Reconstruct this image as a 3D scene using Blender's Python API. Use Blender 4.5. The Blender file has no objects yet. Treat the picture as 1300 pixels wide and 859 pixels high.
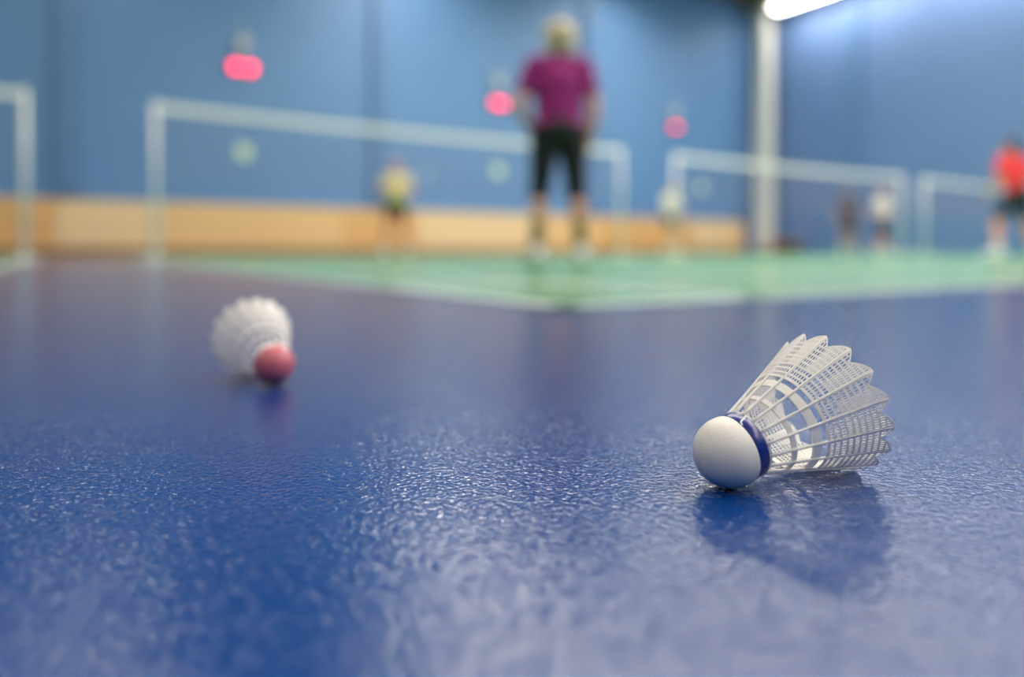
import bpy, bmesh, math, random
from mathutils import Vector, Matrix

random.seed(7)
PI = math.pi
SC = bpy.context.scene
COL = SC.collection

# ------------------------------------------------------------------ camera
CAM_H = 0.088
F_PX = 910.0
cam_data = bpy.data.cameras.new('camera')
cam = bpy.data.objects.new('camera', cam_data)
COL.objects.link(cam)
cam.location = (0, 0, CAM_H)
cam.rotation_euler = (PI / 2, 0, 0)
cam_data.sensor_width = 36
cam_data.lens = F_PX / 1300 * 36
cam_data.shift_y = -110.5 / 1300
cam_data.clip_start = 0.01
cam_data.clip_end = 200
cam_data.dof.use_dof = True
cam_data.dof.focus_distance = 0.277
cam_data.dof.aperture_fstop = 2.75
SC.camera = cam

# ------------------------------------------------------------------ world, exposure
world = bpy.data.worlds.new('world')
SC.world = world
world.use_nodes = True
world.node_tree.nodes['Background'].inputs[0].default_value = (0.5, 0.55, 0.6, 1)
world.node_tree.nodes['Background'].inputs[1].default_value = 0.0
SC.view_settings.view_transform = 'Standard'
SC.view_settings.look = 'None'
SC.view_settings.gamma = 1
SC.view_settings.exposure = -0.58
SC.cycles.use_denoising = True
SC.cycles.max_bounces = 8
SC.cycles.diffuse_bounces = 4
SC.cycles.glossy_bounces = 3
SC.cycles.transmission_bounces = 4
SC.cycles.sample_clamp_indirect = 4.0
SC.cycles.caustics_reflective = False
SC.cycles.caustics_refractive = False

# hall axes: a runs along the nets, p runs down the courts (away from the camera)
ANG = math.atan(0.62)
U = Vector((math.cos(ANG), math.sin(ANG), 0))
N = Vector((-math.sin(ANG), math.cos(ANG), 0))
HALL = Matrix.Rotation(ANG, 4, 'Z')
def W(a, p, z=0.0):
    return Vector((U.x * a + N.x * p, U.y * a + N.y * p, z))

P_BACK, A_RIGHT, A_LEFT, P_FRONT, Z_CEIL = 17.3, 21.5, -14.2, -12.0, 8.85
LIGHT_Z = 8.36
LIGHT_POWER = 300.0
LIGHT_LEN, LIGHT_W = 4.3, 0.42
ROWS_A = (-6.8, 0.2, 7.2, 14.2, 20.55)  # first row, at far left, is unseen and added as symmetrical fill
ROW_GAIN = {-6.8: 0.45, 0.2: 0.4, 7.2: 1.25, 14.2: 1.1, 20.55: 0.5}
ROWS_P = (-9.7, -5.0, -0.3, 4.4, 9.1, 13.9)  # first two are unseen, added behind the camera to light camera-facing sides

# ------------------------------------------------------------------ materials
def lin(c):
    return tuple(((v / 255) / 12.92 if v / 255 <= 0.04045 else ((v / 255 + 0.055) / 1.055) ** 2.4) for v in c)

def mat(name, rgb, rough=0.6, var=0.06, scale=8.0, bump=0.0, bscale=200.0, metal=0.0, spec=0.5,
        bdist=0.001, translucent=0.0, stretch=None, coat=0.0):
    m = bpy.data.materials.new(name)
    m.use_nodes = True
    nt = m.node_tree
    b = nt.nodes['Principled BSDF']
    c = lin(rgb)
    tc = nt.nodes.new('ShaderNodeTexCoord')
    mp = nt.nodes.new('ShaderNodeMapping')
    nt.links.new(tc.outputs['Object'], mp.inputs[0])
    if stretch:
        mp.inputs['Scale'].default_value = stretch
    nz = nt.nodes.new('ShaderNodeTexNoise')
    nz.inputs['Scale'].default_value = scale
    nz.inputs['Detail'].default_value = 4
    nt.links.new(mp.outputs[0], nz.inputs['Vector'])
    mx = nt.nodes.new('ShaderNodeMix')
    mx.data_type = 'RGBA'
    mx.inputs['A'].default_value = tuple(max(0, v * (1 - var)) for v in c) + (1,)
    mx.inputs['B'].default_value = tuple(min(1, v * (1 + var)) for v in c) + (1,)
    nt.links.new(nz.outputs['Fac'], mx.inputs['Factor'])
    nt.links.new(mx.outputs['Result'], b.inputs['Base Color'])
    b.inputs['Roughness'].default_value = rough
    b.inputs['Metallic'].default_value = metal
    b.inputs['Specular IOR Level'].default_value = spec
    b.inputs['Coat Weight'].default_value = coat
    if bump:
        n2 = nt.nodes.new('ShaderNodeTexNoise')
        n2.inputs['Scale'].default_value = bscale
        n2.inputs['Detail'].default_value = 2
        nt.links.new(tc.outputs['Object'], n2.inputs['Vector'])
        bp = nt.nodes.new('ShaderNodeBump')
        bp.inputs['Strength'].default_value = bump
        bp.inputs['Distance'].default_value = bdist
        nt.links.new(n2.outputs['Fac'], bp.inputs['Height'])
        nt.links.new(bp.outputs[0], b.inputs['Normal'])
    if translucent:
        tr = nt.nodes.new('ShaderNodeBsdfTranslucent')
        nt.links.new(mx.outputs['Result'], tr.inputs['Color'])
        ms = nt.nodes.new('ShaderNodeMixShader')
        ms.inputs[0].default_value = translucent
        nt.links.new(b.outputs[0], ms.inputs[1])
        nt.links.new(tr.outputs[0], ms.inputs[2])
        nt.links.new(ms.outputs[0], nt.nodes['Material Output'].inputs['Surface'])
    return m

def emis(name, rgb, strength):
    m = bpy.data.materials.new(name)
    m.use_nodes = True
    b = m.node_tree.nodes['Principled BSDF']
    b.inputs['Base Color'].default_value = lin(rgb) + (1,)
    b.inputs['Emission Color'].default_value = lin(rgb) + (1,)
    b.inputs['Emission Strength'].default_value = strength
    return m

def floor_mat(name, rgb, rough=0.2):
    """embossed sports vinyl: pebbled relief, about 2 mm across"""
    m = bpy.data.materials.new(name)
    m.use_nodes = True
    nt = m.node_tree
    b = nt.nodes['Principled BSDF']
    c = lin(rgb)
    tc = nt.nodes.new('ShaderNodeTexCoord')
    nz = nt.nodes.new('ShaderNodeTexNoise')
    nz.inputs['Scale'].default_value = 3.0
    nz.inputs['Detail'].default_value = 6
    nt.links.new(tc.outputs['Object'], nz.inputs['Vector'])
    mx = nt.nodes.new('ShaderNodeMix'); mx.data_type = 'RGBA'
    mx.inputs['A'].default_value = tuple(v * 0.93 for v in c) + (1,)
    mx.inputs['B'].default_value = tuple(v * 1.07 for v in c) + (1,)
    nt.links.new(nz.outputs['Fac'], mx.inputs['Factor'])
    nt.links.new(mx.outputs['Result'], b.inputs['Base Color'])
    b.inputs['Roughness'].default_value = rough
    b.inputs['Specular IOR Level'].default_value = 0.5
    n1 = nt.nodes.new('ShaderNodeTexNoise')
    n1.inputs['Scale'].default_value = 700.0
    n1.inputs['Detail'].default_value = 1.5
    n1.inputs['Roughness'].default_value = 0.45
    n1.inputs['Distortion'].default_value = 0.6
    nt.links.new(tc.outputs['Object'], n1.inputs['Vector'])
    n2 = nt.nodes.new('ShaderNodeTexVoronoi')
    n2.feature = 'SMOOTH_F1'
    n2.inputs['Scale'].default_value = 460.0
    n2.inputs['Smoothness'].default_value = 0.7
    nt.links.new(tc.outputs['Object'], n2.inputs['Vector'])
    ad = nt.nodes.new('ShaderNodeMath'); ad.operation = 'MULTIPLY_ADD'
    nt.links.new(n2.outputs['Distance'], ad.inputs[0])
    ad.inputs[1].default_value = -1.0
    nt.links.new(n1.outputs['Fac'], ad.inputs[2])
    bp = nt.nodes.new('ShaderNodeBump')
    bp.inputs['Strength'].default_value = 1.0
    bp.inputs['Distance'].default_value = FLOOR_BUMP
    nt.links.new(ad.outputs[0], bp.inputs['Height'])
    nt.links.new(bp.outputs[0], b.inputs['Normal'])
    return m

FLOOR_BUMP = 0.00024
M = {}
M['floor'] = floor_mat('blue_vinyl', (8, 56, 122), 0.10)
M['green'] = floor_mat('green_vinyl', (86, 150, 98), 0.25)
M['line'] = floor_mat('white_court_paint', (225, 228, 225), 0.25)
M['wall'] = mat('blue_wall_paint', (97, 137, 186), 0.55, 0.05, 0.8)
M['wall_r'] = mat('blue_side_wall_paint', (98, 128, 178), 0.5, 0.05, 0.8)
M['pil'] = mat('dark_blue_steel_paint', (90, 126, 172), 0.5, 0.05, 2)
M['ceil'] = mat('brown_timber_ceiling', (120, 96, 62), 0.7, 0.15, 3, stretch=(0.3, 4, 1))
M['white_wall'] = mat('off_white_wall', (180, 190, 200), 0.7, 0.04, 1)
M['ply'] = mat('honey_plywood', (240, 194, 132), 0.45, 0.12, 3, stretch=(0.6, 8, 8))
M['ply2'] = mat('pale_plywood', (244, 208, 156), 0.45, 0.1, 3, stretch=(0.6, 8, 8))
M['ply3'] = mat('amber_plywood', (232, 178, 112), 0.45, 0.12, 3, stretch=(0.6, 8, 8))
M['plinth'] = mat('dark_wood_plinth', (150, 108, 62), 0.5, 0.1, 4)
M['column'] = mat('pale_grey_column', (224, 222, 214), 0.5, 0.04, 2)
M['post'] = mat('cream_post_paint', (226, 228, 220), 0.35, 0.03, 4)
M['tape'] = mat('white_net_tape', (238, 238, 232), 0.8, 0.03, 10)
M['netting'] = mat('pale_net_cord', (150, 140, 160), 0.8, 0.05, 20)
M['steel'] = mat('dark_steel', (80, 84, 90), 0.4, 0.05, 5, metal=0.6)
M['housing'] = mat('white_lamp_housing', (215, 215, 210), 0.5, 0.03, 3)
M['greybox'] = mat('grey_plastic', (196, 200, 196), 0.6, 0.04, 6)
M['darkbox'] = mat('dark_plastic', (40, 30, 34), 0.5, 0.04, 6)
M['red_led'] = emis('red_display_light', (255, 50, 84), 8.0)
M['lamp'] = emis('lamp_diffuser', (255, 246, 232), 24.0)
M['lamp_dim'] = emis('dim_lamp_diffuser', (255, 246, 232), 9.0)
M['disc'] = mat('pale_green_disc', (220, 242, 200), 0.5, 0.04, 6)
# shuttlecock
M['cork'] = mat('white_leather_cork', (230, 223, 212), 0.42, 0.02, 60, bump=1.0, bscale=1900, bdist=0.00012)
M['cork_red'] = mat('dusty_red_cork', (196, 100, 112), 0.35, 0.06, 60, bump=0.3, bscale=2600, bdist=0.0001)
M['band'] = mat('glossy_blue_band', (4, 32, 116), 0.26, 0.03, 40)
M['band_w'] = mat('white_band', (230, 226, 222), 0.3, 0.03, 40)
M['seam'] = mat('white_seam', (235, 238, 242), 0.5, 0.02, 50)
M['nylon'] = mat('white_nylon', (252, 248, 241), 0.38, 0.02, 80, translucent=0.28)
M['nylon_y'] = mat('yellow_green_nylon', (190, 230, 60), 0.4, 0.02, 80, translucent=0.3)
M['cork_y'] = mat('pale_cork', (235, 235, 215), 0.4, 0.02, 60)
# people
M['skin'] = mat('fair_skin', (230, 158, 118), 0.5, 0.04, 12)
M['skin_red'] = mat('flushed_skin', (206, 128, 108), 0.5, 0.04, 12)
M['skin_tan'] = mat('tanned_skin', (196, 142, 104), 0.5, 0.04, 12)
M['hair_blond'] = mat('ash_blond_hair', (214, 198, 160), 0.6, 0.25, 30, stretch=(8, 8, 1))
M['hair_blond_d'] = mat('dark_blond_hair', (120, 104, 58), 0.6, 0.25, 30, stretch=(8, 8, 1))
M['hair_dark'] = mat('dark_brown_hair', (38, 30, 32), 0.5, 0.2, 30, stretch=(8, 8, 1))
M['hair_red'] = mat('reddish_hair', (150, 84, 72), 0.6, 0.2, 30)
M['purple'] = mat('magenta_purple_jersey', (152, 22, 110), 0.75, 0.06, 20)
M['black'] = mat('black_stretch_cloth', (14, 15, 18), 0.7, 0.1, 20)
M['cream'] = mat('cream_shirt', (232, 216, 158), 0.8, 0.04, 20)
M['lime'] = mat('lime_shirt', (186, 200, 104), 0.8, 0.04, 20)
M['pale'] = mat('pale_grey_shirt', (216, 224, 210), 0.8, 0.04, 20)
M['whites'] = mat('white_shirt', (240, 236, 236), 0.8, 0.04, 20)
M['plum'] = mat('dark_plum_cloth', (58, 48, 72), 0.8, 0.06, 20)
M['red'] = mat('coral_red_jersey', (232, 52, 56), 0.75, 0.05, 20)
M['navy'] = mat('dark_navy_cloth', (22, 30, 46), 0.75, 0.06, 20)
M['shoe'] = mat('white_sports_shoe', (222, 222, 222), 0.5, 0.05, 20)
M['sole'] = mat('grey_rubber_sole', (90, 110, 100), 0.7, 0.05, 20)
M['sock'] = mat('dark_olive_sock', (96, 98, 62), 0.85, 0.05, 20)
M['sockw'] = mat('white_sock', (215, 215, 210), 0.85, 0.05, 20)
M['eye'] = mat('dark_eye', (30, 24, 22), 0.2, 0.02, 20)
M['lip'] = mat('lip', (170, 84, 84), 0.5, 0.02, 20)
M['frame'] = mat('racket_frame', (150, 156, 170), 0.3, 0.04, 20, metal=0.4)
M['grip'] = mat('dark_grip_wrap', (40, 40, 44), 0.8, 0.05, 20)

# ------------------------------------------------------------------ helpers
def link(name, me, m, parent=None, smooth=False, mats=None):
    if isinstance(me, bmesh.types.BMesh):
        d = bpy.data.meshes.new(name)
        me.to_mesh(d); me.free()
        me = d
    if m is not None and not me.materials:
        me.materials.append(m)
    if smooth:
        me.polygons.foreach_set('use_smooth', [True] * len(me.polygons))
    o = bpy.data.objects.new(name, me)
    COL.objects.link(o)
    if parent is not None:
        o.parent = parent
    return o

def thing(name, label, cat, loc=(0, 0, 0), rz=0.0, group=None):
    o = bpy.data.objects.new(name, None)
    o.empty_display_size = 0.05
    COL.objects.link(o)
    o.location = loc
    o.rotation_euler = (0, 0, rz)
    return tag(o, label, cat, group)

def tag(o, label, cat, group=None):
    o['label'] = label
    o['category'] = cat
    if group:
        o['group'] = group
    return o

def struct(o, label=None):
    o['kind'] = 'structure'
    if label:
        o['label'] = label
    return o

def box(bm, x0, x1, y0, y1, z0, z1, bev=0.0):
    vs = [bm.verts.new((x, y, z)) for x in (x0, x1) for y in (y0, y1) for z in (z0, z1)]
    fs = [(0, 1, 3, 2), (4, 6, 7, 5), (0, 4, 5, 1), (2, 3, 7, 6), (0, 2, 6, 4), (1, 5, 7, 3)]
    fl = [bm.faces.new([vs[i] for i in f]) for f in fs]
    if bev:
        es = list({e for f in fl for e in f.edges})
        bmesh.ops.bevel(bm, geom=es, offset=bev, segments=2, affect='EDGES', profile=0.5)
    return bm

def basis(d):
    d = d.normalized()
    t = Vector((0, 0, 1)) if abs(d.z) < 0.9 else Vector((1, 0, 0))
    x = d.cross(t).normalized()
    return x, d.cross(x).normalized()

def tube(bm, p0, p1, r0, r1=None, n=12):
    r1 = r0 if r1 is None else r1
    p0, p1 = Vector(p0), Vector(p1)
    x, y = basis(p1 - p0)
    A = [bm.verts.new(p0 + (x * math.cos(t) + y * math.sin(t)) * r0) for t in [2 * PI * i / n for i in range(n)]]
    B = [bm.verts.new(p1 + (x * math.cos(t) + y * math.sin(t)) * r1) for t in [2 * PI * i / n for i in range(n)]]
    for i in range(n):
        j = (i + 1) % n
        bm.faces.new((A[i], A[j], B[j], B[i]))
    bm.faces.new(A[::-1]); bm.faces.new(B)
    return bm

def lathe(bm, prof, n=48):
    """prof: list of (r, z); closes at r=0 ends"""
    rings = []
    for r, z in prof:
        if r < 1e-7:
            rings.append([bm.verts.new((0, 0, z))])
        else:
            rings.append([bm.verts.new((r * math.cos(2 * PI * i / n), r * math.sin(2 * PI * i / n), z)) for i in range(n)])
    for a, b in zip(rings, rings[1:]):
        for i in range(n):
            j = (i + 1) % n
            if len(a) == 1 and len(b) > 1:
                bm.faces.new((a[0], b[j], b[i]))
            elif len(b) == 1 and len(a) > 1:
                bm.faces.new((a[i], a[j], b[0]))
            elif len(a) > 1:
                bm.faces.new((a[i], a[j], b[j], b[i]))
    return bm

# ------------------------------------------------------------------ lamps (rows hang below the ceiling, along the courts)
def ceiling_lamp(a, p, label, group):
    t = thing('strip_lamp', label, 'lamp', W(a, p, Z_CEIL), ANG, group)
    hw, hl = LIGHT_W / 2, LIGHT_LEN / 2
    z = LIGHT_Z - Z_CEIL
    bm = bmesh.new()
    box(bm, -hw - 0.03, hw + 0.03, -hl - 0.03, hl + 0.03, z + 0.1, z + 0.17, 0.01)
    link('housing', bm, M['housing'], t)
    bm = bmesh.new()
    box(bm, -hw - 0.03, -hw - 0.005, -hl - 0.03, hl + 0.03, z + 0.07, z + 0.1)
    box(bm, hw + 0.005, hw + 0.03, -hl - 0.03, hl + 0.03, z + 0.07, z + 0.1)
    link('rim', bm, M['housing'], t)
    for sy in (-1, 1):
        bm = bmesh.new()
        tube(bm, (0, sy * hl * 0.7, z + 0.12), (0, sy * hl * 0.7, 0.0), 0.012, n=8)
        link('hanger', bm, M['steel'], t)
    ld = bpy.data.lights.new('strip_lamp_light', 'AREA')
    ld.shape = 'RECTANGLE'
    ld.size, ld.size_y = LIGHT_W, LIGHT_LEN
    ld.energy = LIGHT_POWER * ROW_GAIN[a]
    ld.color = (1.0, 0.94, 0.85)
    ld.spread = math.radians(160)
    lo = bpy.data.objects.new('lamp_light', ld)
    COL.objects.link(lo)
    lo.parent = t
    lo.location = (0, 0, z - 0.005)
    lo.visible_camera = True
    bm = bmesh.new()
    box(bm, -hw, hw, -hl, hl, z, z + 0.1, 0.012)
    link('diffuser', bm, M['lamp'] if ROW_GAIN[a] > 0.45 else M['lamp_dim'], t)
    return t

# ------------------------------------------------------------------ hall shell
def hall_obj(name, bm, m, parent=None):
    o = link(name, bm, m, parent)
    if parent is None:
        o.matrix_world = HALL
    return o

floor = struct(hall_obj('floor', box(bmesh.new(), A_LEFT, A_RIGHT, P_FRONT, P_BACK, -0.15, 0.0), M['floor']))
wall_back = struct(hall_obj('wall_back', box(bmesh.new(), A_LEFT - .2, A_RIGHT + .2, P_BACK, P_BACK + 0.2, 0, Z_CEIL), M['wall']))
wall_right = struct(hall_obj('wall_right', box(bmesh.new(), A_RIGHT, A_RIGHT + 0.2, P_FRONT, P_BACK, 0, Z_CEIL), M['wall_r']))
wall_left = struct(hall_obj('wall_left', box(bmesh.new(), A_LEFT - 0.2, A_LEFT, P_FRONT, P_BACK, 0, Z_CEIL), M['wall']))
wall_front = struct(hall_obj('wall_front', box(bmesh.new(), A_LEFT - .2, A_RIGHT + .2, P_FRONT - 0.2, P_FRONT, 0, Z_CEIL), M['wall']))
ceiling = struct(hall_obj('ceiling', box(bmesh.new(), A_LEFT - .2, A_RIGHT + .2, P_FRONT - .2, P_BACK + .2, Z_CEIL, Z_CEIL + 0.1), M['ceil']))

# ceiling joists seen edge-on beside the corner column
for a in (6.75, 13.5, 20.2):
    hall_obj('ceiling_beam', box(bmesh.new(), a - 0.12, a + 0.12, P_FRONT, P_BACK, Z_CEIL - 0.28, Z_CEIL), M['ceil'], ceiling)

# painted steel pilasters on the walls
for a in (-6.75, 0.0, 6.72, 13.45, 20.2):
    hall_obj('pilaster', box(bmesh.new(), a - 0.2, a + 0.2, P_BACK - 0.14, P_BACK, 1.25, Z_CEIL), M['pil'], wall_back)
for p in (0.4, 7.1, 13.8):
    hall_obj('pilaster', box(bmesh.new(), A_RIGHT - 0.1, A_RIGHT, p - 0.25, p + 0.25, 0, Z_CEIL), M['pil'], wall_right)

# timber kick boards along the foot of the back wall: two courses of panels on a plinth
WB_H = 1.13
hall_obj('plinth', box(bmesh.new(), A_LEFT, 20.35, P_BACK - 0.055, P_BACK, 0, 0.17), M['plinth'], wall_back)
a = A_LEFT
k = 0
panel_mesh = {}
while a < 20.3:
    w = min(2.0, 20.35 - a)
    for r, (z0, z1) in enumerate(((0.17, 0.67), (0.67, WB_H))):
        key = (round(w, 3), (k * 2 + r * 3 + k // 3) % 3)
        mm = (M['ply'], M['ply2'], M['ply3'])[key[1]]
        if key not in panel_mesh:
            me = bpy.data.meshes.new('panel')
            bm = box(bmesh.new(), 0.006, w - 0.006, -0.07, 0, 0.005, 0.495, 0.006)
            bm.to_mesh(me); bm.free()
            me.materials.append(mm)
            panel_mesh[key] = me
        o = bpy.data.objects.new('panel', panel_mesh[key])
        COL.objects.link(o)
        o.parent = wall_back
        o.location = (a, P_BACK, z0)
    a += w
    k += 1
hall_obj('capping', box(bmesh.new(), A_LEFT, 20.35, P_BACK - 0.09, P_BACK, WB_H, WB_H + 0.03), M['ply2'], wall_back)

# pale column in the far corner
bm = box(bmesh.new(), 20.62, 21.1, 16.55, 17.02, 0, Z_CEIL, 0.015)
col_o = struct(hall_obj('trim_1', bm, M['column']), 'pale grey square column standing in the far corner of the hall')
bm = box(bmesh.new(), 20.58, 21.14, 16.51, 17.06, 0, 0.12, 0.01)
hall_obj('column_base', bm, M['steel'], col_o)

# low wooden bench in the corner
bt = thing('wooden_bench', 'low brown wooden bench in the far corner at the foot of the pale column', 'bench', W(20.75, 15.9), ANG)
bm = bmesh.new()
box(bm, -0.45, 0.7, -0.2, 0.2, 0.42, 0.47, 0.008)
link('seat', bm, M['ply3'], bt)
for sx in (-0.35, 0.6):
    link('leg', box(bmesh.new(), sx - 0.03, sx + 0.03, -0.17, 0.17, 0, 0.42, 0.005), M['plinth'], bt)
link('back_board', box(bmesh.new(), -0.4, 0.65, 0.14, 0.17, 0.08, 0.42, 0.004), M['plinth'], bt)

# green playing surface and painted lines
S0 = 0.62                                    # first sideline
LN = 0.045
GB = 0.888 - 0.0                             # near boundary of the green surface
COURTS = [(-6.42, -0.28), (0.64, 6.76), (7.70, 13.82), (14.70, 20.82)]
P_NEAR, P_FAR, P_NET = 0.89, 14.6, 7.84
zg = 0.0012
def slab(name, a0, a1, p0, p1, m, z0, z1, parent=floor):
    return hall_obj(name, box(bmesh.new(), a0, a1, p0, p1, z0, z1), m, parent)
slab('green_court_surface', A_LEFT, COURTS[0][1], P_NEAR, 15.2, M['green'], 0, zg)
slab('green_court_surface', COURTS[1][0], A_RIGHT, P_NEAR, 15.2, M['green'], 0, zg)
zl = zg + 0.0006
for (a0, a1) in COURTS:
    def L(x0, x1, y0, y1):
        slab('court_line', x0, x1, y0, y1, M['line'], zg, zl)
    for p_ in (P_NEAR, P_NEAR + 0.76, P_NET - 1.98, P_NET + 1.98, P_FAR - 0.76, P_FAR):
        L(a0, a1, p_ - (0 if p_ == P_NEAR else LN / 2), p_ + (LN if p_ == P_NEAR else LN / 2))
    for i, a_ in enumerate((a0, a0 + 0.46, a1 - 0.46, a1)):
        x0 = a_ if i == 0 else (a_ - LN if i == 3 else a_ - LN / 2)
        L(x0, x0 + LN, P_NEAR, P_FAR)
    am = (a0 + a1) / 2
    L(am - LN / 2, am + LN / 2, P_NEAR, P_NET - 1.98)
    L(am - LN / 2, am + LN / 2, P_NET + 1.98, P_FAR)

# ------------------------------------------------------------------ nets and posts
def net_post(a, label):
    t = thing('net_post', label, 'post', W(a, P_NET, zg), ANG, 'badminton net posts')
    bm = bmesh.new(); tube(bm, (0, 0, 0.02), (0, 0, 1.55), 0.025, n=20)
    link('tube', bm, M['post'], t, True)
    bm = bmesh.new(); tube(bm, (0, 0, 1.55), (0, 0, 1.565), 0.031, n=20)
    link('cap', bm, M['post'], t)
    bm = box(bmesh.new(), -0.11, 0.11, -0.17, 0.17, 0, 0.025, 0.005)
    link('base_plate', bm, M['post'], t)
    bm = bmesh.new(); tube(bm, (-0.05, 0, 1.0), (0.05, 0, 1.0), 0.008, n=10)
    link('cleat', bm, M['steel'], t)
    return t

def net(a0, a1, label):
    L_ = a1 - a0
    t = thing('badminton_net', label, 'net', W(a0, P_NET, zg), ANG, 'badminton nets')
    def sag(x):
        return 1.548 - 0.024 * 4 * (x / L_) * (1 - x / L_)
    n = 24
    bm = bmesh.new()
    prev = None
    for i in range(n + 1):
        x = 0.03 + (L_ - 0.06) * i / n
        s = sag(x)
        q = [bm.verts.new((x, y, z)) for (y, z) in ((-0.004, s), (0.004, s), (0.004, s - 0.075), (-0.004, s - 0.075))]
        if prev:
            for k in range(4):
                bm.faces.new((prev[k], q[k], q[(k + 1) % 4], prev[(k + 1) % 4]))
        else:
            bm.faces.new(q[::-1])
        prev = q
    bm.faces.new(prev)
    link('top_tape', bm, M['tape'], t)
    verts, faces = [], []
    def strand(p, q, r=0.0007):
        b = len(verts)
        d = (Vector(q) - Vector(p)).normalized()
        s = Vector((0, 1, 0)); v = d.cross(s)
        for pt in (p, q):
            for k in range(3):
                an = 2 * PI * k / 3
                verts.append(tuple(Vector(pt) + s * math.cos(an) * r + v * math.sin(an) * r))
        for k in range(3):
            j = (k + 1) % 3
            faces.append((b + k, b + j, b + 3 + j, b + 3 + k))
    m_ = 0.019
    nx = int((L_ - 0.06) / m_)
    for i in range(nx + 1):
        x = 0.03 + i * m_
        s = sag(x)
        strand((x, 0, s - 0.07), (x, 0, s - 0.76))
    nz_ = int(0.69 / m_)
    for k in range(nz_ + 1):
        for i in range(n):
            x0 = 0.03 + (L_ - 0.06) * i / n; x1 = 0.03 + (L_ - 0.06) * (i + 1) / n
            strand((x0, 0, sag(x0) - 0.07 - k * m_), (x1, 0, sag(x1) - 0.07 - k * m_))
    me = bpy.data.meshes.new('netting')
    me.from_pydata(verts, [], faces)
    o = link('netting', me, M['netting'], t)
    o['kind'] = 'stuff'
    bm = bmesh.new()
    for i in range(n):
        x0 = 0.03 + (L_ - 0.06) * i / n; x1 = 0.03 + (L_ - 0.06) * (i + 1) / n
        tube(bm, (x0, 0, sag(x0) - 0.76), (x1, 0, sag(x1) - 0.76), 0.002, n=5)
    link('bottom_cord', bm, M['netting'], t)
    return t

POSTS = [(-6.40, -0.33), (0.73, 6.68), (7.75, 13.75), (14.55, 20.7)]
PL = [('white net post left of the frame', 'white net post standing at the left edge of the picture'),
      ('white net post at the left end of the long middle net', 'white net post at the right end of the middle net'),
      ('white net post at the left end of the second net', 'white net post at the right end of the second net, beside the player in white'),
      ('white net post at the left end of the far right net', 'white net post at the right end of the far right net, outside the picture')]
NLB = ['badminton net with white tape at the left edge of the picture', 'badminton net with white top tape behind the woman in purple',
       'badminton net crossing in front of the pale corner column', 'farthest badminton net, ending behind the player in red']
for (a0, a1), (l0, l1), nl in zip(POSTS, PL, NLB):
    if a0 > -5:
        net_post(a0, l0)
    net_post(a1, l1)
    net(a0, a1, nl)

# ------------------------------------------------------------------ red displays, grey boxes and pale discs on the back wall
for (a, zr, zb, half, lab) in ((3.42, 4.30, 4.84, 0.25, 'largest and leftmost'), (10.25, 4.22, 4.82, 0.21, 'middle'), (17.0, 4.18, 4.62, 0.15, 'smallest and farthest')):
    place = {'largest and leftmost': 'over the left half of the middle net', 'middle': 'left of the woman in purple', 'smallest and farthest': 'right of the woman in purple'}[lab]
    t = thing('red_display', 'red glowing wall display %s' % place, 'display', W(a, P_BACK, zr), ANG, 'red displays on the back wall')
    link('case', box(bmesh.new(), -half - 0.09, half + 0.09, -0.09, 0, -0.1, 0.1, 0.012), M['darkbox'], t)
    for sx in (-1, 1):
        bm = bmesh.new()
        tube(bm, (sx * half * 0.62, -0.09, 0), (sx * half * 0.62, -0.104, 0), half * 0.42 + 0.01, n=20)
        link('red_light', bm, M['red_led'], t)
    t = thing('wall_box', 'small grey box above the red display %s' % place, 'box', W(a, P_BACK, zb), ANG, 'grey boxes above the red displays')
    link('case', box(bmesh.new(), -0.12, 0.12, -0.14, 0, -0.16, 0.16, 0.015), M['greybox'], t)
    bm = bmesh.new(); tube(bm, (0, -0.04, 0.16), (0, -0.04, 0.5), 0.02, n=10)
    link('conduit', bm, M['greybox'], t, True)
for (a, z, lab) in ((3.45, 2.38, 'leftmost pale green round disc on the blue wall, below the largest red display'),
                    (10.25, 2.35, 'pale green round disc on the blue wall just left of the woman in purple'),
                    (18.3, 2.25, 'faint round disc on the blue wall beside the pale corner column')):
    t = thing('wall_disc', lab, 'disc', W(a, P_BACK, z), ANG, 'round discs on the back wall')
    bm = bmesh.new(); tube(bm, (0, 0, 0), (0, -0.03, 0), 0.17, n=32)
    link('plate', bm, M['disc'], t)
    bm = bmesh.new(); tube(bm, (0, -0.03, 0), (0, -0.034, 0), 0.03, n=16)
    link('hub', bm, M['greybox'], t)

# ------------------------------------------------------------------ lamps
names = {-6.8: 'added far left fill row', 0.2: 'left row', 7.2: 'middle row', 14.2: 'right row', 20.55: 'row along the right wall'}
for a in ROWS_A:
    for i, p in enumerate(ROWS_P):
        lab = ('bright white strip lamp hanging under the dark ceiling beside the pale corner column'
               if (a > 20 and i == 5) else
               'white strip lamp overhead, %s, %s' % (names[a], ('added behind the camera', 'added above and behind the camera', 'nearly above the camera', 'nearest of three ahead', 'middle of three ahead', 'farthest ahead')[i]))
        ceiling_lamp(a, p, lab, 'overhead strip lamps')

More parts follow.
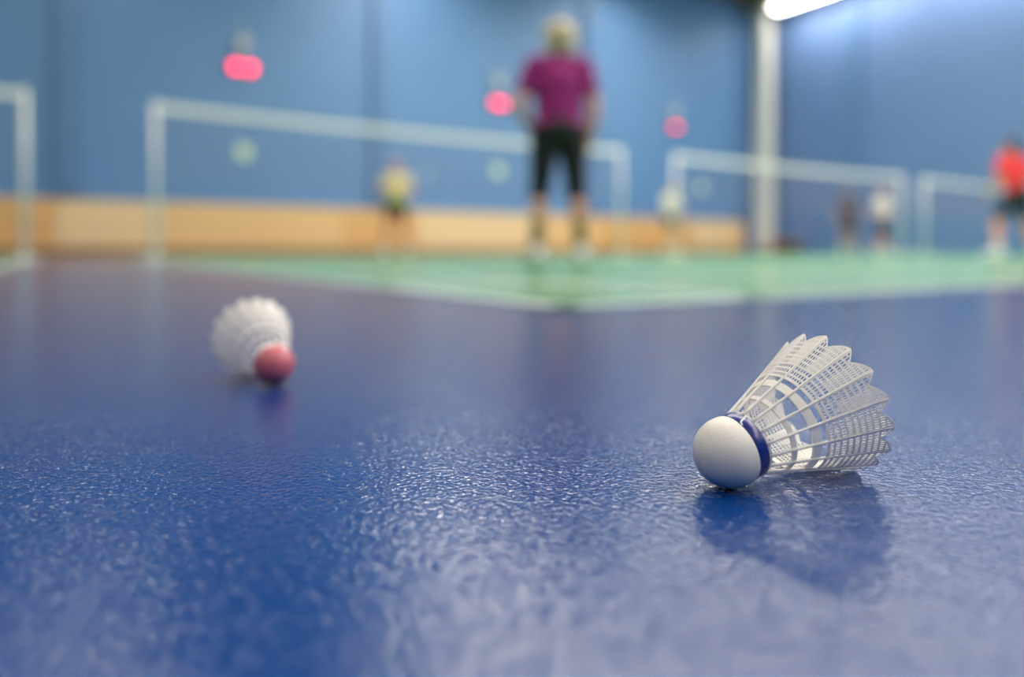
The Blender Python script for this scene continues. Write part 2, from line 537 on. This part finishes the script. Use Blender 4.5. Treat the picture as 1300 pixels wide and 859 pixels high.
# ------------------------------------------------------------------ shuttlecocks
RC, R_TIP, Z_TIP = 0.0130, 0.0283, 0.0551     # cork radius, rim radius, rim distance from the cork's centre
Z_NECK, R_NECK = 0.0086, 0.0117
Z_MESH = 0.0302
EL = math.asin(0.262)
SEC = PI / 8
def rz_(z):
    t = (z - Z_NECK) / (Z_TIP - Z_NECK)
    return R_NECK + (R_TIP - R_NECK) * (t * 0.94 + 0.06 * t * t)
def fold(u, z):
    t = max(0.0, (z - 0.026) / (Z_TIP - 0.026))
    uv = 0.40
    tri = (u / uv) if u < uv else (1 - u) / (1 - uv)
    return -0.00035 * t * tri
def surf(u, z, off=0.0):
    r = rz_(z) + fold(u, z) + off
    th = u * SEC
    return Vector((r * math.cos(th), r * math.sin(th), z))
def edge_z(u):
    uv = 0.36
    if u < uv:
        return Z_TIP - 0.0043 * (u / uv) ** 1.35
    t = (u - uv) / (1 - uv)
    return Z_TIP - 0.0043 * (1 - t) ** 2.1 - 0.0003 * math.sin(PI * t)

def patch(bm, c4, th):
    """thick quad from four (u, z) corners"""
    lo = [bm.verts.new(surf(u, z, -th / 2)) for u, z in c4]
    hi = [bm.verts.new(surf(u, z, th / 2)) for u, z in c4]
    bm.faces.new(hi); bm.faces.new(lo[::-1])
    for i in range(4):
        j = (i + 1) % 4
        bm.faces.new((lo[i], lo[j], hi[j], hi[i]))

def vane_mesh():
    bm = bmesh.new()
    th = 0.00036
    pitch = 0.00240
    nrow = 10
    hb = 0.00070                                     # width of the cross bars
    inner = [0.07 + (0.93 - 0.07) * i / 6 for i in range(7)]
    outer = [0.065, 0.175, 0.285, 0.395, 0.485, 0.575, 0.665, 0.755, 0.845, 0.935]
    segs = [i / 12 for i in range(13)]
    # starting ring and cross bars
    for r in range(nrow + 1):
        z0 = Z_MESH + r * pitch
        h = hb if r else 0.0011
        for s0, s1 in zip(segs, segs[1:]):
            e = min(edge_z(s0), edge_z(s1), edge_z((s0 + s1) / 2))
            if z0 + h < e:
                patch(bm, [(s0, z0), (s1, z0), (s1, z0 + h), (s0, z0 + h)], th)
    # bars running along the feather
    for r in range(nrow):
        z0 = Z_MESH + r * pitch + (hb if r else 0.0011) - 0.0001
        z1 = Z_MESH + (r + 1) * pitch + 0.0001
        if r < 3:
            lst = [(u, 0.036) for u in inner]
        else:
            lst = [(u, 0.034 if u < 0.42 else 0.060) for u in outer]
        for u, w in lst:
            e = edge_z(u) - 0.0003
            za, zb = min(z0, e), min(z1, e)
            if zb - za > 0.0002:
                patch(bm, [(u - w / 2, za), (u + w / 2, za), (u + w / 2, zb), (u - w / 2, zb)], th)
    # web beside each rib
    for (u0, u1) in ((0.0, 0.045), (0.955, 1.0)):
        n = 10
        for i in range(n):
            za = Z_MESH + (Z_TIP - 0.0012 - Z_MESH) * i / n; zb = Z_MESH + (Z_TIP - 0.0012 - Z_MESH) * (i + 1) / n
            patch(bm, [(u0, za), (u1, za), (u1, zb), (u0, zb)], th)
    # scalloped border
    n = 26
    for i in range(n):
        a, b = i / n, (i + 1) / n
        patch(bm, [(a, edge_z(a) - 0.00075), (b, edge_z(b) - 0.00075), (b, edge_z(b)), (a, edge_z(a))], th * 1.2)
    # fine membrane just inside the rounded shoulder
    bmesh.ops.recalc_face_normals(bm, faces=bm.faces)
    me = bpy.data.meshes.new('feather_vane'); bm.to_mesh(me); bm.free()
    return me

def rib_mesh():
    bm = bmesh.new()
    prev = None
    n = 14
    for i in range(n + 1):
        t = i / n
        z = Z_NECK - 0.0004 + (Z_TIP - 0.0002 - Z_NECK) * t
        r = rz_(max(z, Z_NECK)) + 0.00005
        w = 0.00068 * (1 - t) + 0.00030 * t
        d = 0.00080 * (1 - t) + 0.00028 * t
        q = []
        for k in range(8):
            an = 2 * PI * k / 8
            q.append(bm.verts.new((r + math.cos(an) * d, math.sin(an) * w, z)))
        if prev:
            for k in range(8):
                bm.faces.new((prev[k], prev[(k + 1) % 8], q[(k + 1) % 8], q[k]))
        else:
            bm.faces.new(q[::-1])
        prev = q
    bm.faces.new(prev)
    me = bpy.data.meshes.new('rib'); bm.to_mesh(me); bm.free()
    me.polygons.foreach_set('use_smooth', [True] * len(me.polygons))
    return me

def ring_mesh(z0, z1, off, th, n=96):
    bm = bmesh.new()
    prof = [(rz_(z0) + off, z0), (rz_(z1) + off, z1), (rz_(z1) + off - th, z1), (rz_(z0) + off - th, z0), (rz_(z0) + off, z0)]
    lathe(bm, prof, n)
    bmesh.ops.remove_doubles(bm, verts=bm.verts, dist=1e-7)
    me = bpy.data.meshes.new('ring'); bm.to_mesh(me); bm.free()
    return me

def cork_mesh():
    prof = [(0.0, -RC)]
    for i in range(1, 22):
        a = PI / 2 * i / 21
        prof.append((RC * math.sin(a), -RC * math.cos(a)))
    prof += [(RC * 1.0, 0.001), (RC * 0.995, 0.0024), (RC * 0.985, 0.0031), (RC * 0.955, 0.0034), (RC * 0.94, 0.0079), (0.0, 0.0079)]
    bm = lathe(bmesh.new(), prof, 72)
    me = bpy.data.meshes.new('cork'); bm.to_mesh(me); bm.free()
    me.polygons.foreach_set('use_smooth', [True] * len(me.polygons))
    return me

def band_mesh():
    r = RC
    prof = [(r * 0.94, 0.0032), (r * 0.988, 0.0033), (r * 0.992, 0.0035), (r * 0.965, 0.0079), (r * 0.955, 0.0082), (r * 0.90, 0.0083), (r * .8, 0.0083)]
    bm = lathe(bmesh.new(), prof, 96)
    me = bpy.data.meshes.new('band'); bm.to_mesh(me); bm.free()
    me.polygons.foreach_set('use_smooth', [True] * len(me.polygons))
    return me

VANE, RIB = vane_mesh(), rib_mesh()
def shuttlecock(label, loc, az, ph, m_cork, m_band, m_skirt, group, seam=False):
    t = thing('shuttlecock', label, 'shuttlecock', loc, az, group)
    # local axis frame: Z along the skirt, X up
    ax = Vector((math.cos(EL), 0, math.sin(EL)))
    up = Vector((-math.sin(EL), 0, math.cos(EL)))
    yy = ax.cross(up)
    MB_ = Matrix((up, yy, ax)).transposed().to_4x4()
    MB_.translation = Vector((0, 0, RC))
    def add(name, me, m, ang=0.0, smooth=False, own=True):
        me2 = me.copy() if own else me
        if not me2.materials:
            me2.materials.append(m)
        o = bpy.data.objects.new(name, me2)
        COL.objects.link(o)
        o.parent = t
        o.matrix_local = MB_ @ Matrix.Rotation(ang, 4, 'Z')
        return o
    add('cork', cork_mesh(), m_cork)
    b = add('band', band_mesh(), m_band)
    if seam:
        # jagged white joint of the band
        bm = bmesh.new()
        r = RC * 0.994
        pts = [(0.14, 0.0033), (0.02, 0.0041), (-0.015, 0.0053), (-0.03, 0.0067), (-0.09, 0.0074), (-0.06, 0.0082)]
        for (a0, z0), (a1, z1) in zip(pts, pts[1:]):
            rr0 = r * (1 - (z0 - 0.0035) * 6); rr1 = r * (1 - (z1 - 0.0035) * 6)
            tube(bm, (rr0 * math.cos(a0), rr0 * math.sin(a0), z0), (rr1 * math.cos(a1), rr1 * math.sin(a1), z1), 0.00034, n=6)
        o = link('seam', bm, M['seam'], b)
        o.matrix_local = Matrix.Rotation(0.42, 4, 'Z')
    add('collar', ring_mesh(Z_NECK - 0.0003, Z_NECK + 0.0009, 0.0002, 0.0016), m_skirt)
    add('ring', ring_mesh(0.0175, 0.0193, -0.0003, 0.0007), m_skirt)
    add('ring', ring_mesh(0.0251, 0.0283, -0.0002, 0.0006), m_skirt)
    vm, rm = VANE.copy(), RIB.copy()
    vm.materials.append(m_skirt); rm.materials.append(m_skirt)
    for k in range(16):
        an = -ph + k * SEC
        add('feather_vane', vm, None, an, own=False)
        add('rib', rm, None, an, own=False)
    return t

G = 'shuttlecocks lying on the court floor'
shuttlecock('white nylon shuttlecock with blue band lying in front on the blue floor', (0.0807, 0.2674, 0.0002), math.radians(25.2), 0.624,
            M['cork'], M['band'], M['nylon'], G, seam=True)
shuttlecock('blurred white shuttlecock with dusty red cork lying behind at left', (-0.157, 0.474, 0.0002), math.radians(126), 0.30,
            M['cork_red'], M['band_w'], M['nylon'], G)
# tiny ones on the far court
for x, D, az, lab in ((1064, 17.5, 0.4, 'tiny yellow-green shuttlecock on the far floor left of the dark-clad player'),
                      (1190, 14.6, 2.2, 'tiny yellow-green shuttlecock on the far floor by the far right net post')):
    shuttlecock(lab, ((x - 650) / F_PX * D, D, zl + 0.0002), az, 0.1, M['cork_y'], M['band_w'], M['nylon_y'], G)

# ------------------------------------------------------------------ people
def ellipsoid(bm, c, r, n=16, m=10, rot=None):
    c = Vector(c)
    rows = []
    for i in range(m + 1):
        a = PI * i / m
        if i in (0, m):
            v = Vector((0, 0, r[2] * math.cos(a)))
            if rot: v = rot @ v
            rows.append([bm.verts.new(c + v)])
        else:
            row = []
            for k in range(n):
                v = Vector((r[0] * math.sin(a) * math.cos(2 * PI * k / n), r[1] * math.sin(a) * math.sin(2 * PI * k / n), r[2] * math.cos(a)))
                if rot: v = rot @ v
                row.append(bm.verts.new(c + v))
            rows.append(row)
    for a, b in zip(rows, rows[1:]):
        for k in range(n):
            j = (k + 1) % n
            if len(a) == 1: bm.faces.new((a[0], b[k], b[j]))
            elif len(b) == 1: bm.faces.new((a[j], a[k], b[0]))
            else: bm.faces.new((a[j], a[k], b[k], b[j]))

def capsule(bm, p0, p1, r0, r1, n=14):
    p0, p1 = Vector(p0), Vector(p1)
    d = p1 - p0
    if d.length < 1e-6: d = Vector((0, 0, 1e-5))
    dn = d.normalized()
    x, y = basis(dn)
    prof = []
    for i in range(0, 5):
        a = PI / 2 * i / 4
        prof.append((p0 - dn * r0 * math.cos(a), r0 * math.sin(a)))
    for i in range(0, 5):
        a = PI / 2 * i / 4
        prof.append((p1 + dn * r1 * math.sin(a), r1 * math.cos(a)))
    rings = []
    for c, r in prof:
        if r < 1e-5: rings.append([bm.verts.new(c)])
        else: rings.append([bm.verts.new(c + (x * math.cos(2 * PI * k / n) + y * math.sin(2 * PI * k / n)) * r) for k in range(n)])
    for a, b in zip(rings, rings[1:]):
        for k in range(n):
            j = (k + 1) % n
            if len(a) == 1: bm.faces.new((a[0], b[j], b[k]))
            elif len(b) == 1: bm.faces.new((a[k], a[j], b[0]))
            else: bm.faces.new((a[k], a[j], b[j], b[k]))

def fuse(name, bm, m, parent, voxel=0.008, smooth=3):
    """one continuous surface out of overlapping volumes"""
    bmesh.ops.recalc_face_normals(bm, faces=bm.faces)
    me = bpy.data.meshes.new(name); bm.to_mesh(me); bm.free()
    tmp = bpy.data.objects.new(name, me)
    COL.objects.link(tmp)
    r = tmp.modifiers.new('r', 'REMESH'); r.mode = 'VOXEL'; r.voxel_size = voxel
    s = tmp.modifiers.new('s', 'SMOOTH'); s.factor = 0.5; s.iterations = smooth
    dg = bpy.context.evaluated_depsgraph_get()
    me2 = bpy.data.meshes.new_from_object(tmp.evaluated_get(dg))
    bpy.data.objects.remove(tmp)
    me2.name = name
    me2.materials.clear()
    return link(name, me2, m, parent, smooth=True)

def lerp(a, b, t):
    return Vector(a) * (1 - t) + Vector(b) * t

def add_hand(bm, wrist, d, side, curl=0.5, palm=None):
    """palm, four unequal bent fingers and a thumb; d = forearm direction"""
    d = Vector(d).normalized()
    pn = Vector(palm).normalized() if palm else Vector((-side, 0, 0))
    pn = (pn - d * pn.dot(d)).normalized()               # palm normal (curl direction)
    w = d.cross(pn).normalized()
    if w.dot(Vector((0, 1, 0))) < 0: w = -w               # thumb side looks forward
    wr = Vector(wrist)
    for k in range(4):
        o = (k - 1.5) * 0.019
        capsule(bm, wr + w * o * 0.5, wr + d * 0.085 + w * o, 0.014, 0.011, 10)
    for k, ln in enumerate((0.062, 0.074, 0.080, 0.070)):
        o = (k - 1.5) * 0.021
        base = wr + d * 0.088 + w * o
        dirn = d
        p = base
        for s, f in enumerate((0.45, 0.32, 0.23)):
            an = curl * (0.55 + 0.45 * s)
            dirn = (dirn * math.cos(an) + pn * math.sin(an)).normalized()
            q = p + dirn * ln * f
            capsule(bm, p, q, 0.0092 - s * 0.0006, 0.0088 - s * 0.0008, 8)
            p = q
    tb = wr + d * 0.03 + w * 0.026
    t1 = tb + (d * 0.7 + w * 0.7 + pn * 0.2).normalized() * 0.04
    t2 = t1 + (d * 0.85 + w * 0.25 + pn * 0.5 * curl * 2).normalized() * 0.034
    capsule(bm, tb, t1, 0.013, 0.011, 8); capsule(bm, t1, t2, 0.0105, 0.009, 8)

def make_person(label, loc, rz, J=None, top='purple', top2=None, bottom='black', skin='skin', hair='hair_blond', hair_style='bob',
                sock='sockw', sleeve=0.55, short=0.85, height=1.70, voxel=0.008, wide=1.0, sole='sole', hair2=None, group='badminton players'):
    P = dict(pelvis=(0, 0, .95), chest=(0, 0, 1.24), neck=(0, 0, 1.44), head=(0, .02, 1.575),
             shR=(.175, 0, 1.385), shL=(-.175, 0, 1.385), elR=(.25, -.03, 1.11), elL=(-.25, -.03, 1.11), wrR=(.24, .1, .88), wrL=(-.24, .1, .88),
             hipR=(.085, 0, .90), hipL=(-.085, 0, .90), knR=(.12, .03, .49), knL=(-.12, .03, .49), anR=(.15, 0, .085), anL=(-.15, 0, .085),
             toeR=(.06, .19), toeL=(-.06, .19), palmR=None, palmL=None, curl=0.55, look=0.0)
    P.update(J or {})
    t = thing('person', label, 'person', loc, rz, group)
    s = height / 1.70
    t.scale = (s, s, s)
    V = {k: Vector(v) for k, v in P.items() if isinstance(v, tuple) and len(v) == 3}
    hd = V['head']
    Rh = Matrix.Rotation(P['look'], 3, 'Z')
    def H(x, y, z): return hd + Rh @ Vector((x, y, z))
    # --- body, one continuous skin
    bm = bmesh.new()
    def torso(bm, g):
        pe, ch, ne = V['pelvis'], V['chest'], V['neck']
        ellipsoid(bm, pe, ((.160 + g) * wide, .112 + g, .12 + g))
        ellipsoid(bm, lerp(pe, ch, .5), ((.130 + g) * wide, .098 + g, .17 + g))
        ellipsoid(bm, ch, ((.158 + g) * wide, .112 + g, .18 + g))
        capsule(bm, lerp(V['shL'], ne, .12), lerp(V['shR'], ne, .12), .062 + g, .062 + g)
        capsule(bm, lerp(ch, ne, .55) , ne, .085 + g, .055 + g * .6)
    torso(bm, 0)
    capsule(bm, V['neck'] - Vector((0, 0, .04)), H(0, -.01, -.05), .056, .050)
    ellipsoid(bm, H(0, -.005, .02), (.074, .092, .100))
    ellipsoid(bm, H(0, .025, -.045), (.054, .066, .068))
    capsule(bm, H(0, .088, .010), H(0, .108, -.022), .009, .013, 8)
    for sx in (-1, 1):
        ellipsoid(bm, H(sx * .076, -.005, -.005), (.010, .018, .032), 10, 6)
    for S, sd in (('R', 1), ('L', -1)):
        sh, el, wr = V['sh' + S], V['el' + S], V['wr' + S]
        ellipsoid(bm, sh, (.058, .058, .062))
        capsule(bm, sh, el, .048, .038)
        capsule(bm, el, wr, .040, .025)
        ellipsoid(bm, lerp(el, wr, .25), (.042, .042, .055))
        add_hand(bm, wr, wr - el, sd, P['curl'], P['palm' + S])
        hp, kn, an = V['hip' + S], V['kn' + S], V['an' + S]
        capsule(bm, hp, kn, .088 * wide, .056)
        capsule(bm, kn, an, .054, .036)
        cf = lerp(kn, an, .32) + Vector((0, -.022, 0))
        capsule(bm, cf + Vector((0, .004, .06)), cf - Vector((0, -.008, .09)), .050, .036)
        toe = Vector((P['toe' + S][0], P['toe' + S][1], 0)).normalized()
        capsule(bm, an - Vector((0, 0, .045)) - toe * .03, Vector((an.x, an.y, .035)) + toe * .14, .032, .026)
    fuse('body', bm, M[skin], t, voxel, 3)
    # --- shirt
    bm = bmesh.new()
    pe, ch, ne = V['pelvis'], V['chest'], V['neck']
    g = .016
    ellipsoid(bm, lerp(pe, ch, .05), ((.162 + g) * wide, .114 + g, .095))
    ellipsoid(bm, lerp(pe, ch, .5), ((.138 + g) * wide, .104 + g, .19))
    ellipsoid(bm, ch, ((.160 + g) * wide, .114 + g, .19))
    capsule(bm, lerp(V['shL'], ne, .10), lerp(V['shR'], ne, .10), .068 + g * .6, .068 + g * .6)
    capsule(bm, lerp(ch, ne, .5), lerp(ch, ne, .86), .10, .078)
    for S in ('R', 'L'):
        sh, el = V['sh' + S], V['el' + S]
        capsule(bm, sh, lerp(sh, el, sleeve), .066, .060)
    fuse('shirt', bm, M[top], t, 0.009, 3)
    if top2:
        bm = bmesh.new()
        ellipsoid(bm, lerp(pe, ch, .12), ((.166 + g) * wide, .118 + g, .105))
        fuse('shirt_hem', bm, M[top2], t, 0.009, 3)
    # --- shorts
    bm = bmesh.new()
    ellipsoid(bm, pe + Vector((0, -.004, -.005)), ((.162 + .012) * wide, .118 + .012, .125))
    for S in ('R', 'L'):
        hp, kn = V['hip' + S], V['kn' + S]
        r1 = (.088 * wide) * (1 - short) + .056 * short
        capsule(bm, hp, lerp(hp, kn, short), .094 * wide + .006, r1 + .013)
    fuse('shorts', bm, M[bottom], t, 0.009, 3)
    # --- hair
    bm = bmesh.new()
    if hair_style == 'bob':
        ellipsoid(bm, H(0, -.022, .040), (.118, .104, .104))
        ellipsoid(bm, H(0, -.055, -.015), (.114, .074, .108))
        for sx in (-1, 1):
            ellipsoid(bm, H(sx * .078, -.015, -.01), (.030, .052, .085))
            ellipsoid(bm, H(sx * .045, -.075, .045), (.045, .035, .060))
    elif hair_style == 'tail':
        ellipsoid(bm, H(0, -.020, .040), (.084, .092, .090))
        ellipsoid(bm, H(0, -.050, -.005), (.074, .058, .080))
        capsule(bm, H(0, -.10, .03), H(0, -.13, -.13), .035, .016)
    else:
        ellipsoid(bm, H(0, -.020, .042), (.080, .092, .084))
        ellipsoid(bm, H(0, -.045, -.005), (.070, .056, .070))
    hr = fuse('hair', bm, M[hair], t, 0.007, 2)
    if hair2:
        bm = bmesh.new()
        ellipsoid(bm, H(0, -.105, -.005), (.040, .028, .095))
        fuse('hair_strands', bm, M[hair2], t, 0.007, 2)
    # --- face
    for sx in (-1, 1):
        bm = bmesh.new(); ellipsoid(bm, H(sx * .030, .082, .012), (.012, .007, .008), 10, 6)
        link('eye', bm, M['eye'], t, True)
    bm = bmesh.new(); ellipsoid(bm, H(0, .088, -.052), (.024, .008, .008), 12, 6)
    link('mouth', bm, M['lip'], t, True)
    # --- socks, shoes
    for S in ('R', 'L'):
        kn, an = V['kn' + S], V['an' + S]
        toe = Vector((P['toe' + S][0], P['toe' + S][1], 0)).normalized()
        bm = bmesh.new()
        capsule(bm, lerp(an, kn, .22 if sock == 'sockw' else .55), an - Vector((0, 0, .02)), .047, .044)
        fuse('sock', bm, M[sock], t, 0.008, 2)
        bm = bmesh.new()
        b0 = Vector((an.x, an.y, .048))
        capsule(bm, b0 - toe * .045, b0 + toe * .05, .045, .046)
        capsule(bm, b0 + toe * .05 - Vector((0, 0, .004)), b0 + toe * .165 - Vector((0, 0, .014)), .045, .033)
        capsule(bm, b0 - toe * .03, Vector((an.x, an.y, .09)) - toe * .02, .044, .044)
        sho = fuse('shoe', bm, M['shoe'], t, 0.007, 2)
        bm = bmesh.new()
        sd = toe.cross(Vector((0, 0, 1)))
        pts = [(-.095, .0), (-.08, .034), (-.02, .042), (.08, .048), (.16, .042), (.198, .018), (.203, 0)]
        ol = [(x, y) for x, y in pts] + [(x, -y) for x, y in pts[-2:0:-1]]
        lo = [bm.verts.new(Vector((an.x, an.y, .0)) + toe * x + sd * y) for x, y in ol]
        hi = [bm.verts.new(Vector((an.x, an.y, .022)) + toe * x + sd * y) for x, y in ol]
        bm.faces.new(hi); bm.faces.new(lo[::-1])
        for i in range(len(ol)):
            j = (i + 1) % len(ol)
            bm.faces.new((lo[i], lo[j], hi[j], hi[i]))
        bmesh.ops.recalc_face_normals(bm, faces=bm.faces)
        link('sole', bm, M[sole], sho)
    return t

def world_of(t, p):
    return (Matrix.Translation(t.location) @ Matrix.Rotation(t.rotation_euler[2], 4, 'Z') @ Matrix.Scale(t.scale[0], 4)) @ Vector(p)

def racket(label, grip_pt, direction, face):
    d = Vector(direction).normalized(); f = Vector(face); f = (f - d * f.dot(d)).normalized(); w = d.cross(f)
    t = thing('badminton_racket', label, 'racket', grip_pt, 0, 'rackets held by players')
    R = Matrix((w, f, d)).transposed().to_4x4()
    def add(o): o.matrix_local = R; return o
    bm = bmesh.new(); tube(bm, (0, 0, -.06), (0, 0, .11), .014, .012, 12); add(link('grip', bm, M['grip'], t, True))
    bm = bmesh.new(); tube(bm, (0, 0, .11), (0, 0, .37), .004, .004, 8); add(link('shaft', bm, M['frame'], t, True))
    bm = bmesh.new()
    n = 36; cz = .37 + .125
    pts = [Vector((.095 * math.cos(2 * PI * i / n), 0, cz + .125 * math.sin(2 * PI * i / n))) for i in range(n)]
    for i in range(n): tube(bm, pts[i], pts[(i + 1) % n], .005, .005, 8)
    add(link('frame', bm, M['frame'], t, True))
    bm = bmesh.new()
    for i in range(-9, 10):
        x = i * .01; h = .125 * math.sqrt(max(0, 1 - (x / .095) ** 2)); tube(bm, (x, 0, cz - h), (x, 0, cz + h), .0006, n=4)
    for i in range(-12, 13):
        z = i * .01; h = .095 * math.sqrt(max(0, 1 - (z / .125) ** 2)); tube(bm, (-h, 0, cz + z), (h, 0, cz + z), .0006, n=4)
    o = add(link('strings', bm, M['tape'], t)); o['kind'] = 'stuff'
    return t

def at(x, D):
    return Vector(((x - 650) / F_PX * D, D, zg))

# woman in purple, back to the camera
make_person('woman in magenta-purple shirt and black knee-length leggings, seen from behind', at(709, 4.95), math.radians(6),
            dict(shR=(.185, -.01, 1.37), shL=(-.185, -.01, 1.37), elL=(-.285, -.02, 1.10), wrL=(-.17, .17, .95), elR=(.255, -.03, 1.09), wrR=(.225, .05, .86),
                 hipR=(.09, 0, .89), hipL=(-.09, 0, .89), knR=(.135, .04, .48), knL=(-.13, .04, .48), anR=(.165, -.01, .085), anL=(-.16, -.01, .085),
                 toeR=(.3, 1), toeL=(-.25, 1), pelvis=(0, -.01, .94), head=(.012, .03, 1.565)),
            top='purple', bottom='black', hair='hair_blond', hair2='hair_blond_d', sock='sock', short=.98, height=1.68, wide=1.13, voxel=0.007)
# man in cream shirt on the far side of the middle net, facing the camera
man = make_person('man in cream and lime shirt with dark shorts facing the camera beyond the middle net', at(503, 13.2), math.radians(182),
            dict(elL=(-.30, .05, 1.16), wrL=(-.22, .27, 1.12), elR=(.28, .05, 1.13), wrR=(.12, .25, 1.14), knR=(.16, .06, .49), knL=(-.16, .06, .49),
                 anR=(.20, 0, .085), anL=(-.20, 0, .085), curl=1.0, palmL=(1, 0, 0), palmR=(-1, 0, 0)),
            top='cream', top2='lime', bottom='black', skin='skin_red', hair='hair_red', hair_style='short', short=.42, height=1.76, wide=1.1)
racket('badminton racket held up beside the man in the cream shirt', world_of(man, (-.22, .35, 1.14)), (.55, .0, .45), (0, 1, 0))
# player behind the second net's left post
p2 = make_person('slim player in pale grey shirt at the left post of the second net', at(852, 16.9), math.radians(200),
            dict(elL=(-.24, .06, 1.12), wrL=(-.16, .26, 1.08), elR=(.24, .06, 1.12), wrR=(.14, .27, 1.06), curl=.9),
            top='pale', bottom='plum', hair='hair_dark', hair_style='short', short=.5, height=1.66, wide=.92)
racket('badminton racket held in front of the player in the pale grey shirt', world_of(p2, (.14, .35, 1.09)), (.25, -.1, .6), (1, 0, 0))
# two players beyond the far nets
make_person('player in dark plum clothes standing between two net posts at right', at(1077, 18.2), math.radians(170),
            None, top='plum', bottom='navy', skin='skin_tan', hair='hair_dark', hair_style='short', short=.6, height=1.66)
make_person('player in white shirt and dark trousers beside the player in dark plum', at(1120, 18.0), math.radians(215),
            dict(elL=(-.26, .02, 1.14), wrL=(-.14, .2, 1.1), knR=(.14, .05, .49), anR=(.22, -.05, .085), curl=.9),
            top='whites', bottom='navy', skin='skin', hair='hair_dark', hair_style='short', short=1.0, height=1.70, wide=1.05, sock='sockw')
# player in red at the right edge
make_person('woman in coral red shirt and black shorts, legs wide apart, cut by the right edge', at(1289, 10.0), math.radians(12),
            dict(pelvis=(.0, -.03, .88), chest=(0.0, .03, 1.17), neck=(.02, .06, 1.37), head=(.03, .10, 1.51), shR=(.19, .05, 1.32), shL=(-.165, .05, 1.32),
                 elL=(-.25, .02, 1.06), wrL=(-.20, .2, .90), elR=(.28, .0, 1.08), wrR=(.22, .2, .95),
                 hipR=(.09, -.03, .84), hipL=(-.09, -.03, .84), knR=(.24, .08, .47), knL=(-.22, .08, .46), anR=(.33, -.02, .085), anL=(-.31, -.02, .085),
                 toeR=(.5, 1), toeL=(-.5, 1)),
            top='red', bottom='black', skin='skin', hair='hair_dark', hair_style='tail', short=.75, height=1.74, sock='sockw')
